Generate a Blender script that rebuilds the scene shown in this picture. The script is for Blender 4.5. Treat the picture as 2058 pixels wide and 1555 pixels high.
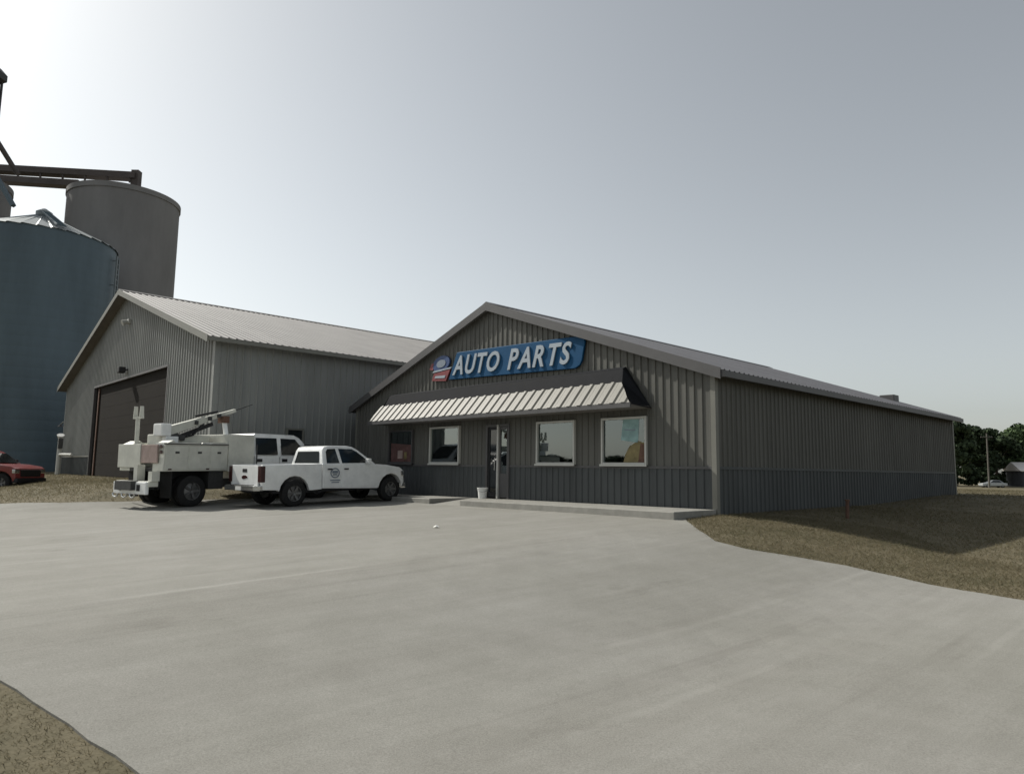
import bpy, bmesh, math, random
import numpy as np
from mathutils import Vector, Matrix, geometry
random.seed(7); rng = np.random.default_rng(7)
for o in list(bpy.data.objects): bpy.data.objects.remove(o)
scn = bpy.context.scene
COL = scn.collection

# ---------------------------------------------------------------- camera
ZC = 0.9856
PITCH, ROLL, FPX = .11755, .01358, 1400.0
cp, sp, cr, sr = math.cos(PITCH), math.sin(PITCH), math.cos(ROLL), math.sin(ROLL)
fw = Vector((0, cp, sp)); u0 = Vector((0, -sp, cp)); r0 = Vector((1, 0, 0))
rt = cr*r0 + sr*u0; up = -sr*r0 + cr*u0
M = Matrix(((rt.x, up.x, -fw.x, 0), (rt.y, up.y, -fw.y, 0), (rt.z, up.z, -fw.z, ZC), (0, 0, 0, 1)))
cam = bpy.data.cameras.new('camera'); cam.sensor_width = 36; cam.lens = 36*FPX/2058; cam.clip_end = 5000; cam.clip_start = .05
co = bpy.data.objects.new('camera', cam); COL.objects.link(co); co.matrix_world = M; scn.camera = co

# ---------------------------------------------------------------- light
V = Vector((.68351, -.72994, 0)); N = Vector((.72994, .68351, 0))     # along the shop front (to the right), into the shop
SUN_EL = math.radians(42); GRZ = math.radians(18)
trav = V*math.cos(GRZ) + N*math.sin(GRZ)                               # horizontal travel of the sunlight
world = bpy.data.worlds.new('World'); scn.world = world; world.use_nodes = True
wn = world.node_tree.nodes; wl = world.node_tree.links
bg = wn['Background']; sky = wn.new('ShaderNodeTexSky'); sky.sky_type = 'NISHITA'
sky.sun_disc = False; sky.sun_elevation = SUN_EL; sky.sun_rotation = math.atan2(-trav.x, -trav.y)
sky.air_density = 1.0; sky.dust_density = 1.9; sky.ozone_density = 1.0; sky.altitude = 200
hs = wn.new('ShaderNodeHueSaturation'); hs.inputs['Saturation'].default_value = .33
tint = wn.new('ShaderNodeMix'); tint.data_type = 'RGBA'; tint.blend_type = 'MULTIPLY'; tint.inputs[0].default_value = 1
tint.inputs[7].default_value = (.995, 1.005, .965, 1)                  # the hazy, faintly greenish white of the day
wl.new(sky.outputs[0], hs.inputs['Color']); wl.new(hs.outputs[0], tint.inputs[6]); wl.new(tint.outputs[2], bg.inputs['Color'])
bg.inputs['Strength'].default_value = .130
sl = bpy.data.lights.new('sun', 'SUN'); sl.energy = 4.7; sl.angle = math.radians(.6); sl.color = (1, .965, .885)
so = bpy.data.objects.new('sun', sl); COL.objects.link(so)
sd = Vector((trav.x*math.cos(SUN_EL), trav.y*math.cos(SUN_EL), -math.sin(SUN_EL)))
so.rotation_euler = sd.to_track_quat('-Z', 'Y').to_euler()
vs = scn.view_settings; vs.view_transform = 'Standard'; vs.look = 'None'; vs.gamma = 1; vs.exposure = 0
vs.use_curve_mapping = False

# ---------------------------------------------------------------- materials
def mat(name, col, rough=.6, metal=0., spec=.5, var=.0, vscale=3., bump=0., bscale=60., stretch=(1, 1, 1), coat=0., objvar=0.):
    m = bpy.data.materials.new(name); m.use_nodes = True
    nt = m.node_tree; nd = nt.nodes; lk = nt.links; b = nd['Principled BSDF']
    b.inputs['Base Color'].default_value = (*col, 1); b.inputs['Roughness'].default_value = rough
    b.inputs['Metallic'].default_value = metal; b.inputs['Specular IOR Level'].default_value = spec
    b.inputs['Coat Weight'].default_value = coat; b.inputs['Coat Roughness'].default_value = .08
    if var or bump:
        tc = nd.new('ShaderNodeNewGeometry'); mp = nd.new('ShaderNodeMapping'); mp.inputs['Scale'].default_value = stretch
        lk.new(tc.outputs['Position'], mp.inputs['Vector'])
    if var:
        n1 = nd.new('ShaderNodeTexNoise'); n1.inputs['Scale'].default_value = vscale; n1.inputs['Detail'].default_value = 6
        n1.inputs['Roughness'].default_value = .65
        lk.new(mp.outputs[0], n1.inputs['Vector'])
        cr_ = nd.new('ShaderNodeValToRGB'); e = cr_.color_ramp.elements
        e[0].position = .3; e[1].position = .7
        e[0].color = (*[c*(1-var) for c in col], 1); e[1].color = (*[min(1, c*(1+var)) for c in col], 1)
        lk.new(n1.outputs['Fac'], cr_.inputs[0]); lk.new(cr_.outputs[0], b.inputs['Base Color'])
    if objvar:
        oi = nd.new('ShaderNodeObjectInfo'); ov = nd.new('ShaderNodeMapRange')
        ov.inputs['To Min'].default_value = 1-objvar; ov.inputs['To Max'].default_value = 1+objvar
        lk.new(oi.outputs['Random'], ov.inputs['Value'])
        mx = nd.new('ShaderNodeMix'); mx.data_type = 'RGBA'; mx.blend_type = 'MULTIPLY'; mx.inputs[0].default_value = 1
        lk.new(cr_.outputs[0], mx.inputs[6]); lk.new(ov.outputs[0], mx.inputs[7]); lk.new(mx.outputs[2], b.inputs['Base Color'])
    if bump:
        n2 = nd.new('ShaderNodeTexNoise'); n2.inputs['Scale'].default_value = bscale; n2.inputs['Detail'].default_value = 4
        lk.new(mp.outputs[0], n2.inputs['Vector'])
        bp = nd.new('ShaderNodeBump'); bp.inputs['Strength'].default_value = bump; bp.inputs['Distance'].default_value = .02
        lk.new(n2.outputs['Fac'], bp.inputs['Height']); lk.new(bp.outputs[0], b.inputs['Normal'])
    return m

TAN = mat('tan_siding', (.102, .101, .091), .55, 0, .25, .16, 1.2, .05, 8, (1, 1, .25), 0., .07)
CHAR = mat('charcoal_siding', (.066, .072, .074), .55, 0, .25, .14, 1.4, .05, 8, (1, 1, .25), 0., .07)
SHEDW = mat('shed_siding', (.23, .236, .226), .5, 0, .3, .10, 1., .05, 6, (1, 1, .25), 0., .07)
SHOPR = mat('shop_roof_metal', (.125, .125, .135), .5, .05, .35, .10, .9, objvar=.05)
SHEDR = mat('shed_roof_metal', (.255, .245, .237), .62, 0, .2, .10, .7, objvar=.05)
TRIM = mat('dark_trim', (.078, .076, .077), .5, 0, .4, .1, 2)
TRIML = mat('tan_trim', (.165, .163, .142), .5, 0, .4, .08, 2)
WHITE = mat('white_vinyl', (.46, .46, .43), .45, 0, .5, .06, 3)
CONC_S = mat('sidewalk_concrete', (.25, .244, .222), .9, 0, .2, .16, 3, .25, 90)
DOORWAY = mat('dark_doorway', (.018, .0155, .013), .85, 0, .08, .12, 1.3)  # near-black brown carries the shade inside the open shed doorway
AWN = mat('awning_metal', (.160, .152, .130), .55, .0, .45, .10, 2.)
BAND = mat('awning_dark_metal', (.013, .014, .017), .7, 0, .12, .12, 2)
SOFF = mat('soffit_metal', (.16, .15, .14), .6, 0, .3, .1, 3)
DARK = mat('dark_interior', (.10, .10, .095), .9, 0, .2, .2, 2)
BLUE = mat('sign_blue', (.005, .060, .145), .55, 0, .15, .10, 3)
LETTER = mat('sign_white', (.33, .375, .42), .5, 0, .3, .05, 5)
EBLUE = mat('emblem_blue', (.03, .065, .17), .45, 0, .4, .1, 6)
ERED = mat('emblem_red', (.20, .045, .05), .45, 0, .4, .1, 6)
PAINT = mat('white_paint', (.80, .81, .80), .32, 0, .5, .12, 2.2, 0, 1, (1, 1, 1), .4)
PAINTD = mat('dull_white_paint', (.56, .56, .50), .45, 0, .45, .16, 2.0, .05, 20)
RED = mat('red_paint', (.21, .035, .034), .35, 0, .5, .1, 2, 0, 1, (1, 1, 1), .4)
RUBBER = mat('tyre_rubber', (.022, .022, .022), .85, 0, .2, .25, 20)
BLACK = mat('black_plastic', (.02, .02, .022), .6, 0, .3, .2, 10)
RIM = mat('rim_metal', (.16, .16, .16), .4, .6, .5, .15, 12)
CHROME = mat('chrome_metal', (.55, .55, .54), .22, .9, .5, .1, 8)
VGLASS = mat('tinted_glass', (.018, .022, .024), .06, 0, .6)
LAMP = mat('tail_lamp_red', (.042, .012, .012), .25, 0, .5, .15, 12)
RUST = mat('rusty_metal', (.13, .075, .055), .8, .1, .3, .3, 9, .2, 40)
STEELD = mat('dark_steel', (.06, .06, .06), .6, .3, .4, .2, 8)
DECAL = mat('decal_grey_blue', (.20, .235, .28), .5, 0, .3, .1, 12)
SILO = mat('silo_concrete', (.225, .22, .218), .9, 0, .2, .14, .35, .2, 2, (1, 1, .3))
BINM = mat('bin_galvanised', (.098, .134, .156), .5, .3, .4, .14, .5, 0, 1, (1, 1, .2))
BINR = mat('bin_roof_galvanised', (.20, .225, .235), .5, .3, .4, .12, .5)
CONVM = mat('conveyor_steel', (.10, .085, .08), .7, .2, .3, .2, 1)
BARK = mat('tree_bark', (.085, .07, .055), .95, 0, .1, .25, 4)
POLEM = mat('weathered_wood', (.12, .112, .098), .9, 0, .2, .2, 4)
ROOFW = mat('house_white_roof', (.74, .70, .66), .5, 0, .4, .05, 1)
WALLH = mat('house_dark_wall', (.07, .075, .085), .8, 0, .2, .15, 1)
CARM = mat('silver_paint', (.42, .44, .45), .3, .3, .5, .05, 2)
PAPER = mat('white_litter', (.8, .8, .76), .8, 0, .2, .05, 20)
PLASTIC = mat('white_plastic', (.70, .70, .68), .4, 0, .4, .06, 8)
TEAL = mat('poster_teal', (.24, .37, .37), .6, 0, .3, .25, 4)
AMBER = mat('amber_sheet', (.19, .155, .07), .6, 0, .3, .35, 5)
POSTR = mat('poster_red', (.115, .06, .055), .6, 0, .3, .4, 6)
PINK = mat('faded_red_panel', (.34, .26, .235), .7, 0, .3, .2, 4)

def glass():
    m = bpy.data.materials.new('window_glass'); m.use_nodes = True
    nt = m.node_tree; nd = nt.nodes; lk = nt.links; nd.remove(nd['Principled BSDF'])
    tr = nd.new('ShaderNodeBsdfTransparent'); tr.inputs[0].default_value = (.82, .86, .84, 1)
    gl = nd.new('ShaderNodeBsdfGlossy'); gl.inputs['Roughness'].default_value = .02; gl.inputs[0].default_value = (.74, .82, .83, 1)
    fr = nd.new('ShaderNodeFresnel'); fr.inputs[0].default_value = 2.5
    mx = nd.new('ShaderNodeMixShader')
    lk.new(fr.outputs[0], mx.inputs[0]); lk.new(tr.outputs[0], mx.inputs[1]); lk.new(gl.outputs[0], mx.inputs[2])
    lk.new(mx.outputs[0], nd['Material Output'].inputs[0]); return m
GLASS = glass()

def concrete_lot():
    m = bpy.data.materials.new('lot_concrete'); m.use_nodes = True
    nt = m.node_tree; nd = nt.nodes; lk = nt.links; b = nd['Principled BSDF']
    b.inputs['Roughness'].default_value = .88; b.inputs['Specular IOR Level'].default_value = .25
    g = nd.new('ShaderNodeNewGeometry')
    def mapping(scale, rot):
        m0 = nd.new('ShaderNodeMapping'); m0.inputs['Rotation'].default_value = (0, 0, rot); lk.new(g.outputs['Position'], m0.inputs['Vector'])
        mp = nd.new('ShaderNodeMapping'); mp.inputs['Scale'].default_value = scale; lk.new(m0.outputs[0], mp.inputs['Vector']); return mp
    ang = -math.atan2(N.y, N.x)                                 # local x runs along N
    def noise(mp, sc, det=5, ro=.6):
        n = nd.new('ShaderNodeTexNoise'); n.inputs['Scale'].default_value = sc; n.inputs['Detail'].default_value = det
        n.inputs['Roughness'].default_value = ro; lk.new(mp.outputs[0], n.inputs['Vector']); return n
    def ramp(n, p0, c0, p1, c1):
        r = nd.new('ShaderNodeValToRGB'); e = r.color_ramp.elements; e[0].position = p0; e[1].position = p1
        e[0].color = (*c0, 1); e[1].color = (*c1, 1); lk.new(n.outputs['Fac'], r.inputs[0]); return r
    def mul(a, c, f):
        x = nd.new('ShaderNodeMix'); x.data_type = 'RGBA'; x.blend_type = 'MULTIPLY'; x.inputs[0].default_value = f
        lk.new(a.outputs[0] if a.type != 'MIX' else a.outputs[2], x.inputs[6]); lk.new(c.outputs[0], x.inputs[7]); return x
    base = ramp(noise(mapping((1, 1, 1), 0), .22, 6), .3, (.262, .256, .230), .72, (.306, .299, .277))
    streak = ramp(noise(mapping((.13, 1.5, 1), ang), 1.0, 8, .75), .36, (.84, .83, .82), .62, (1.0, 1.0, 1.0))
    fine = ramp(noise(mapping((1, 1, 1), 0), 75, 5, .8), .34, (.64, .64, .63), .62, (1.06, 1.06, 1.06))
    mid = ramp(noise(mapping((1, 1, 1), 0), 1.6, 8, .7), .35, (.86, .86, .85), .65, (1, 1, 1))
    oil = ramp(noise(mapping((.55, 1, 1), ang), .75, 6, .62), .64, (1, 1, 1), .74, (.80, .79, .78))
    tyre = ramp(noise(mapping((.06, 2.6, 1), ang), 1.0, 4, .6), .60, (1, 1, 1), .72, (.89, .885, .88))
    x = mul(mul(mul(mul(mul(base, streak, .8), fine, .9), mid, .8), oil, 1.), tyre, 1.)
    # pale scraped lines left by tyres and the plough, roughly along N
    wv = nd.new('ShaderNodeTexWave'); wv.wave_type = 'BANDS'; wv.bands_direction = 'Y'
    wv.inputs['Scale'].default_value = .24; wv.inputs['Distortion'].default_value = 2.6; wv.inputs['Detail'].default_value = 3
    wv.inputs['Detail Scale'].default_value = .5
    lk.new(mapping((.22, 1, 1), ang).outputs[0], wv.inputs['Vector'])
    r = nd.new('ShaderNodeValToRGB'); e = r.color_ramp.elements; e[0].position = .975; e[1].position = 1.0
    e[0].color = (0, 0, 0, 1); e[1].color = (.42, .42, .42, 1); lk.new(wv.outputs['Fac'], r.inputs[0])
    br = ramp(noise(mapping((.35, .9, 1), ang), .7, 5), .48, (0, 0, 0), .72, (1, 1, 1))
    mm = nd.new('ShaderNodeMath'); mm.operation = 'MULTIPLY'; lk.new(r.outputs[0], mm.inputs[0]); lk.new(br.outputs[0], mm.inputs[1])
    y = nd.new('ShaderNodeMix'); y.data_type = 'RGBA'; lk.new(mm.outputs[0], y.inputs[0]); lk.new(x.outputs[2], y.inputs[6])
    y.inputs[7].default_value = (.345, .338, .31, 1)
    lk.new(y.outputs[2], b.inputs['Base Color'])
    bp = nd.new('ShaderNodeBump'); bp.inputs['Strength'].default_value = .35; bp.inputs['Distance'].default_value = .01
    lk.new(noise(mapping((1, 1, 1), 0), 70, 5, .7).outputs['Fac'], bp.inputs['Height']); lk.new(bp.outputs[0], b.inputs['Normal'])
    return m
LOT = concrete_lot()

def grass_mats():
    def tri(name, cols, sc, island):
        m = bpy.data.materials.new(name); m.use_nodes = True
        nt = m.node_tree; nd = nt.nodes; lk = nt.links; b = nd['Principled BSDF']
        b.inputs['Roughness'].default_value = .9; b.inputs['Specular IOR Level'].default_value = .15
        g = nd.new('ShaderNodeNewGeometry'); r = nd.new('ShaderNodeValToRGB'); e = r.color_ramp.elements
        ps = [.0, .5, 1.] if island else [.33, .5, .67]
        e[0].position = ps[0]; e[0].color = (*cols[0], 1); e[1].position = ps[2]; e[1].color = (*cols[2], 1)
        k = e.new(ps[1]); k.color = (*cols[1], 1)
        n = nd.new('ShaderNodeTexNoise'); n.inputs['Scale'].default_value = sc; n.inputs['Detail'].default_value = 7
        n.inputs['Roughness'].default_value = .7
        lk.new(g.outputs['Position'], n.inputs['Vector'])
        if island:
            a = nd.new('ShaderNodeMath'); a.operation = 'MULTIPLY_ADD'; a.inputs[1].default_value = .55
            lk.new(g.outputs['Random Per Island'], a.inputs[0])
            s = nd.new('ShaderNodeMath'); s.operation = 'MULTIPLY_ADD'; s.inputs[1].default_value = 1.6; s.inputs[2].default_value = -.6
            lk.new(n.outputs['Fac'], s.inputs[0]); lk.new(s.outputs[0], a.inputs[2]); lk.new(a.outputs[0], r.inputs[0])
        else: lk.new(n.outputs['Fac'], r.inputs[0])
        lk.new(r.outputs[0], b.inputs['Base Color'])
        if island:
            tl = nd.new('ShaderNodeBsdfTranslucent'); mx = nd.new('ShaderNodeMixShader'); mx.inputs[0].default_value = .45
            lk.new(r.outputs[0], tl.inputs[0]); lk.new(b.outputs[0], mx.inputs[1]); lk.new(tl.outputs[0], mx.inputs[2])
            lk.new(mx.outputs[0], nd['Material Output'].inputs[0])
        if not island:
            n2 = nd.new('ShaderNodeTexNoise'); n2.inputs['Scale'].default_value = 14; n2.inputs['Detail'].default_value = 6
            lk.new(g.outputs['Position'], n2.inputs['Vector'])
            bp = nd.new('ShaderNodeBump'); bp.inputs['Strength'].default_value = .35; bp.inputs['Distance'].default_value = .05
            lk.new(n2.outputs['Fac'], bp.inputs['Height']); lk.new(bp.outputs[0], b.inputs['Normal'])
        return m
    return (tri('dry_ground', [(.088, .079, .048), (.122, .106, .068), (.158, .135, .090)], .9, False),
            tri('dry_grass_blades', [(.115, .112, .062), (.165, .142, .09), (.225, .19, .125)], .7, True))
GROUND, BLADE = grass_mats()

def leaf_mat(name, c0, c1, sc=.8):
    m = bpy.data.materials.new(name); m.use_nodes = True
    nt = m.node_tree; nd = nt.nodes; lk = nt.links; b = nd['Principled BSDF']
    b.inputs['Roughness'].default_value = .75; b.inputs['Specular IOR Level'].default_value = .2
    g = nd.new('ShaderNodeNewGeometry'); r = nd.new('ShaderNodeValToRGB'); e = r.color_ramp.elements
    e[0].color = (*c0, 1); e[1].color = (*c1, 1)
    lk.new(g.outputs['Random Per Island'], r.inputs[0]); lk.new(r.outputs[0], b.inputs['Base Color']); return m
LEAF = [leaf_mat('dark_leaf', (.022, .036, .018), (.050, .072, .034)), leaf_mat('green_leaf', (.030, .052, .020), (.066, .098, .040))]

# ---------------------------------------------------------------- mesh helpers
class MB:
    def __init__(s): s.v = []; s.f = []
    def add(s, vs, fs):
        k = len(s.v); s.v += [tuple(p) for p in vs]; s.f += [tuple(i+k for i in f) for f in fs]; return s
    def box(s, x0, x1, y0, y1, z0, z1):
        vs = [(x0,y0,z0),(x1,y0,z0),(x1,y1,z0),(x0,y1,z0),(x0,y0,z1),(x1,y0,z1),(x1,y1,z1),(x0,y1,z1)]
        return s.add(vs, [(0,3,2,1),(4,5,6,7),(0,1,5,4),(1,2,6,5),(2,3,7,6),(3,0,4,7)])
    def prism(s, pts, d):                                              # polygon (3D) pushed by d
        n = len(pts); d = Vector(d); a = [Vector(p) for p in pts]
        return s.add(a+[p+d for p in a], [tuple(range(n-1,-1,-1)), tuple(range(n,2*n))]+[(i,(i+1)%n,n+(i+1)%n,n+i) for i in range(n)])
    def bar(s, p, q, w, h=None, roll=Vector((0,0,1))):
        p = Vector(p); q = Vector(q); h = h or w; t = (q-p).normalized()
        a = t.cross(roll)
        if a.length < 1e-4: a = t.cross(Vector((1,0,0)))
        a.normalize(); b = a.cross(t).normalized(); a *= w/2; b *= h/2
        vs = [p-a-b,p+a-b,p+a+b,p-a+b,q-a-b,q+a-b,q+a+b,q-a+b]
        return s.add(vs, [(0,3,2,1),(4,5,6,7),(0,1,5,4),(1,2,6,5),(2,3,7,6),(3,0,4,7)])
    def tube(s, p, q, r0, r1=None, n=14, caps=True):
        p = Vector(p); q = Vector(q); r1 = r0 if r1 is None else r1; t = (q-p).normalized()
        a = t.cross(Vector((0,0,1)))
        if a.length < 1e-4: a = Vector((1,0,0))
        a.normalize(); b = t.cross(a)
        vs = [p+(a*math.cos(6.2832*i/n)+b*math.sin(6.2832*i/n))*r0 for i in range(n)]+[q+(a*math.cos(6.2832*i/n)+b*math.sin(6.2832*i/n))*r1 for i in range(n)]
        fs = [(i,(i+1)%n,n+(i+1)%n,n+i) for i in range(n)]
        if caps: fs += [tuple(range(n-1,-1,-1)), tuple(range(n,2*n))]
        return s.add(vs, fs)
    def lathe(s, c, axis, prof, n=24):                                 # prof: (along axis, radius)
        c = Vector(c); t = Vector(axis).normalized(); a = t.cross(Vector((0,0,1)))
        if a.length < 1e-4: a = Vector((1,0,0))
        a.normalize(); b = t.cross(a); vs = []; fs = []; m = len(prof)
        for i in range(n):
            d = a*math.cos(2*math.pi*i/n)+b*math.sin(2*math.pi*i/n)
            vs += [c+t*h+d*r for h, r in prof]
        for i in range(n):
            j = (i+1)%n
            fs += [(i*m+k, j*m+k, j*m+k+1, i*m+k+1) for k in range(m-1)]
        return s.add(vs, fs)
    def mesh(s, name, m, smooth=False, bev=0., seg=2):
        me = bpy.data.meshes.new(name); me.from_pydata(s.v, [], s.f)
        if bev:
            bm = bmesh.new(); bm.from_mesh(me)
            ed = [e for e in bm.edges if len(e.link_faces) == 2 and e.calc_face_angle(0) > .5]
            bmesh.ops.bevel(bm, geom=ed, offset=bev, segments=seg, affect='EDGES', profile=.6, clamp_overlap=True)
            bm.to_mesh(me); bm.free()
        bm = bmesh.new(); bm.from_mesh(me); bmesh.ops.recalc_face_normals(bm, faces=bm.faces); bm.to_mesh(me); bm.free()
        me.materials.append(m)
        if smooth:
            me.polygons.foreach_set('use_smooth', [True]*len(me.polygons))
            try: me.set_sharp_from_angle(angle=math.radians(38))
            except Exception: pass
        return me
    def build(s, name, m, parent=None, smooth=False, bev=0., seg=2, label=None):
        return link(name, s.mesh(name, m, smooth, bev, seg), parent, label)

def link(name, me, parent=None, label=None, loc=None, rz=None):
    o = bpy.data.objects.new(name, me); COL.objects.link(o)
    if parent: o.parent = parent
    if label: o['label'] = label
    if loc is not None: o.location = loc
    if rz is not None: o.rotation_euler = (0, 0, rz)
    return o
def thing(name, label, cat, loc=(0,0,0), rz=0., group=None):
    o = bpy.data.objects.new(name, None); COL.objects.link(o); o.location = loc; o.rotation_euler = (0,0,rz)
    o.empty_display_size = .3
    return tag(o, label, cat, group)
def tag(o, label, cat, group=None):
    o['label'] = label; o['category'] = cat
    if group: o['group'] = group
    return o
def kind(o, k): o['kind'] = k; return o
def copy_tree(o, parent=None):
    c = o.copy(); COL.objects.link(c)
    if parent: c.parent = parent
    for ch in list(o.children): copy_tree(ch, c)
    return c

# ---------------------------------------------------------------- ground
AC, BC = 8.83145, 14.95036
def S(t): t = min(max(t, 0.), 1.); return t*t*(3-2*t)
def ab(x, y):
    return -(x*V.x+y*V.y)-AC, BC-(x*N.x+y*N.y)
def hgt(x, y):
    a, b = ab(x, y); nn = BC-b; r = math.hypot(x, y)
    z = -.035*min(max(b,0),15)-.05*S(a/10)*S(b/1.5)*(1-S((b-2)/4))
    z += .52*S((a-13.8)/3.8)*S(nn/8)
    z -= .62*S(-a/5.5)*(1-S((-b-6)/11))*(1-.6*S((b-6)/10))
    z += .2*S((-b-8)/10)*S((8-a)/4)
    z -= 1.7*S((r-40)/90)*S((x+5)/50)
    return z
def world_ab(a, b, z=0):                                               # (a left of shop corner, b in front of its wall) -> world
    p = V*(-(a+AC)) + N*(BC-b); return Vector((p.x, p.y, z))

LOTP = [(-22.08,23.66),(-17.54,22.13),(-15.19,21.03),(-13.49,21.14),(-12.03,21.73),(-9.5,23.39),(-8.04,24.46)]
p = world_ab(15.6, .05); LOTP.append((p.x, p.y))
p = world_ab(.1, .05); LOTP.append((p.x, p.y))
LOTP += [(3.95,16.0),(3.82,15.3),(3.74,14.21),(3.79,13.1),(4.23,12.71),(5.03,12.5),(5.76,12.21),(6.31,11.65),(6.66,10.91),(7.15,9.95),(7.94,7.78),(9.5,3.5),(10,-14),(2.2,-14),
         (-1.25,3.49),(-2.08,4.17),(-2.83,4.73),(-3.75,5.36),(-5.87,6.94),(-11.64,11.7),(-20,17.5)]
rr = list(np.arange(.5, 46, .5)) + list(46*1.12**np.arange(0, 38))
na = 360
def inside(P, x, y):
    c = False; n = len(P); j = n-1
    for i in range(n):
        if (P[i][1] > y) != (P[j][1] > y) and x < (P[j][0]-P[i][0])*(y-P[i][1])/(P[j][1]-P[i][1])+P[i][0]: c = not c
        j = i
    return c
def deep(x, y):                                                        # well under the slab
    return all(inside(LOTP, x+dx, y+dy) for dx, dy in ((-.6,0),(.6,0),(0,-.6),(0,.6)))
vs = [(0, 0, hgt(0, 0)-.12)]; fs = []
for r in rr:
    for i in range(na):
        x = r*math.sin(2*math.pi*i/na); y = r*math.cos(2*math.pi*i/na); vs.append((x, y, hgt(x, y)-(.12 if r < 28 and deep(x, y) else .018)))
for i in range(na): fs.append((0, 1+(i+1)%na, 1+i))
for k in range(len(rr)-1):
    for i in range(na):
        j = (i+1)%na; fs.append((1+k*na+i, 1+k*na+j, 1+(k+1)*na+j, 1+(k+1)*na+i))
mb = MB(); mb.v = vs; mb.f = fs
kind(mb.build('ground', GROUND, smooth=True), 'structure')

def subdiv(P, step, jit=0.):
    out = []
    for i in range(len(P)):
        a = Vector(P[i]); b = Vector(P[(i+1)%len(P)]); k = max(1, int((b-a).length/step))
        for j in range(k):
            q = a.lerp(b, j/k)
            if jit and j: q += Vector((random.uniform(-jit, jit), random.uniform(-jit, jit)))
            out.append(q)
    return out
BND = subdiv(LOTP, .25, .012)
pts = list(BND); E = [(i, (i+1)%len(BND)) for i in range(len(BND))]
for x in np.arange(-23, 11, .6):
    for y in np.arange(-14, 27, .6):
        if inside(BND, x, y): pts.append(Vector((x, y)))
cv, ce, cf, *_ = geometry.delaunay_2d_cdt(pts, E, [list(range(len(BND)))], 1, 1e-5)
mb = MB(); mb.add([(p.x, p.y, hgt(p.x, p.y)) for p in cv], [tuple(f) for f in cf])
nb = len(BND)
mb.add([(p.x, p.y, hgt(p.x, p.y)) for p in BND]+[(p.x, p.y, hgt(p.x, p.y)-.16) for p in BND], [(i, (i+1)%nb, nb+(i+1)%nb, nb+i) for i in range(nb)])
kind(mb.build('parking_lot', LOT), 'structure')

# ---------------------------------------------------------------- metal building kit (local: x along front to the right, y inward, front face y = 0)
def cutz(z0, z1, x, ops):
    iv = [(z0, z1)]
    for (ox0, ox1, oz0, oz1) in ops:
        if ox0-1e-6 <= x <= ox1+1e-6:
            nv = []
            for a, b in iv:
                if oz1 <= a or oz0 >= b: nv.append((a, b)); continue
                if oz0 > a: nv.append((a, oz0))
                if oz1 < b: nv.append((oz1, b))
            iv = nv
    return iv
def ribbed(x0, x1, z0, top, ops, nrib=4, d=.028, wb=.075, wt=.035):
    """sheet with vertical ribs in the x-z plane, ribs standing out towards -y; top is a function of x"""
    p = (x1-x0)/nrib; pr = [(x0, 0)]
    for i in range(nrib):
        c = x0+(i+.5)*p; pr += [(c-wb/2, 0), (c-wt/2, d), (c+wt/2, d), (c+wb/2, 0)]
    pr.append((x1, 0))
    xs = sorted(set([q[0] for q in pr]+[v for o in ops for v in o[:2] if x0 < v < x1]))
    def dd(x):
        for (a, da), (b, db) in zip(pr, pr[1:]):
            if a <= x <= b: return da+(db-da)*(x-a)/max(b-a, 1e-9)
        return 0
    m = MB()
    for a, b in zip(xs, xs[1:]):
        for (u, w) in cutz(z0, 1e3, (a+b)/2, ops):
            ta, tb = (top(a), top(b)) if w > 900 else (w, w)
            if max(ta, tb) <= u+.06: continue
            m.add([(a,-dd(a),u),(b,-dd(b),u),(b,-dd(b),max(tb,u)),(a,-dd(a),max(ta,u))], [(0,1,2,3)])
    return m

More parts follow.
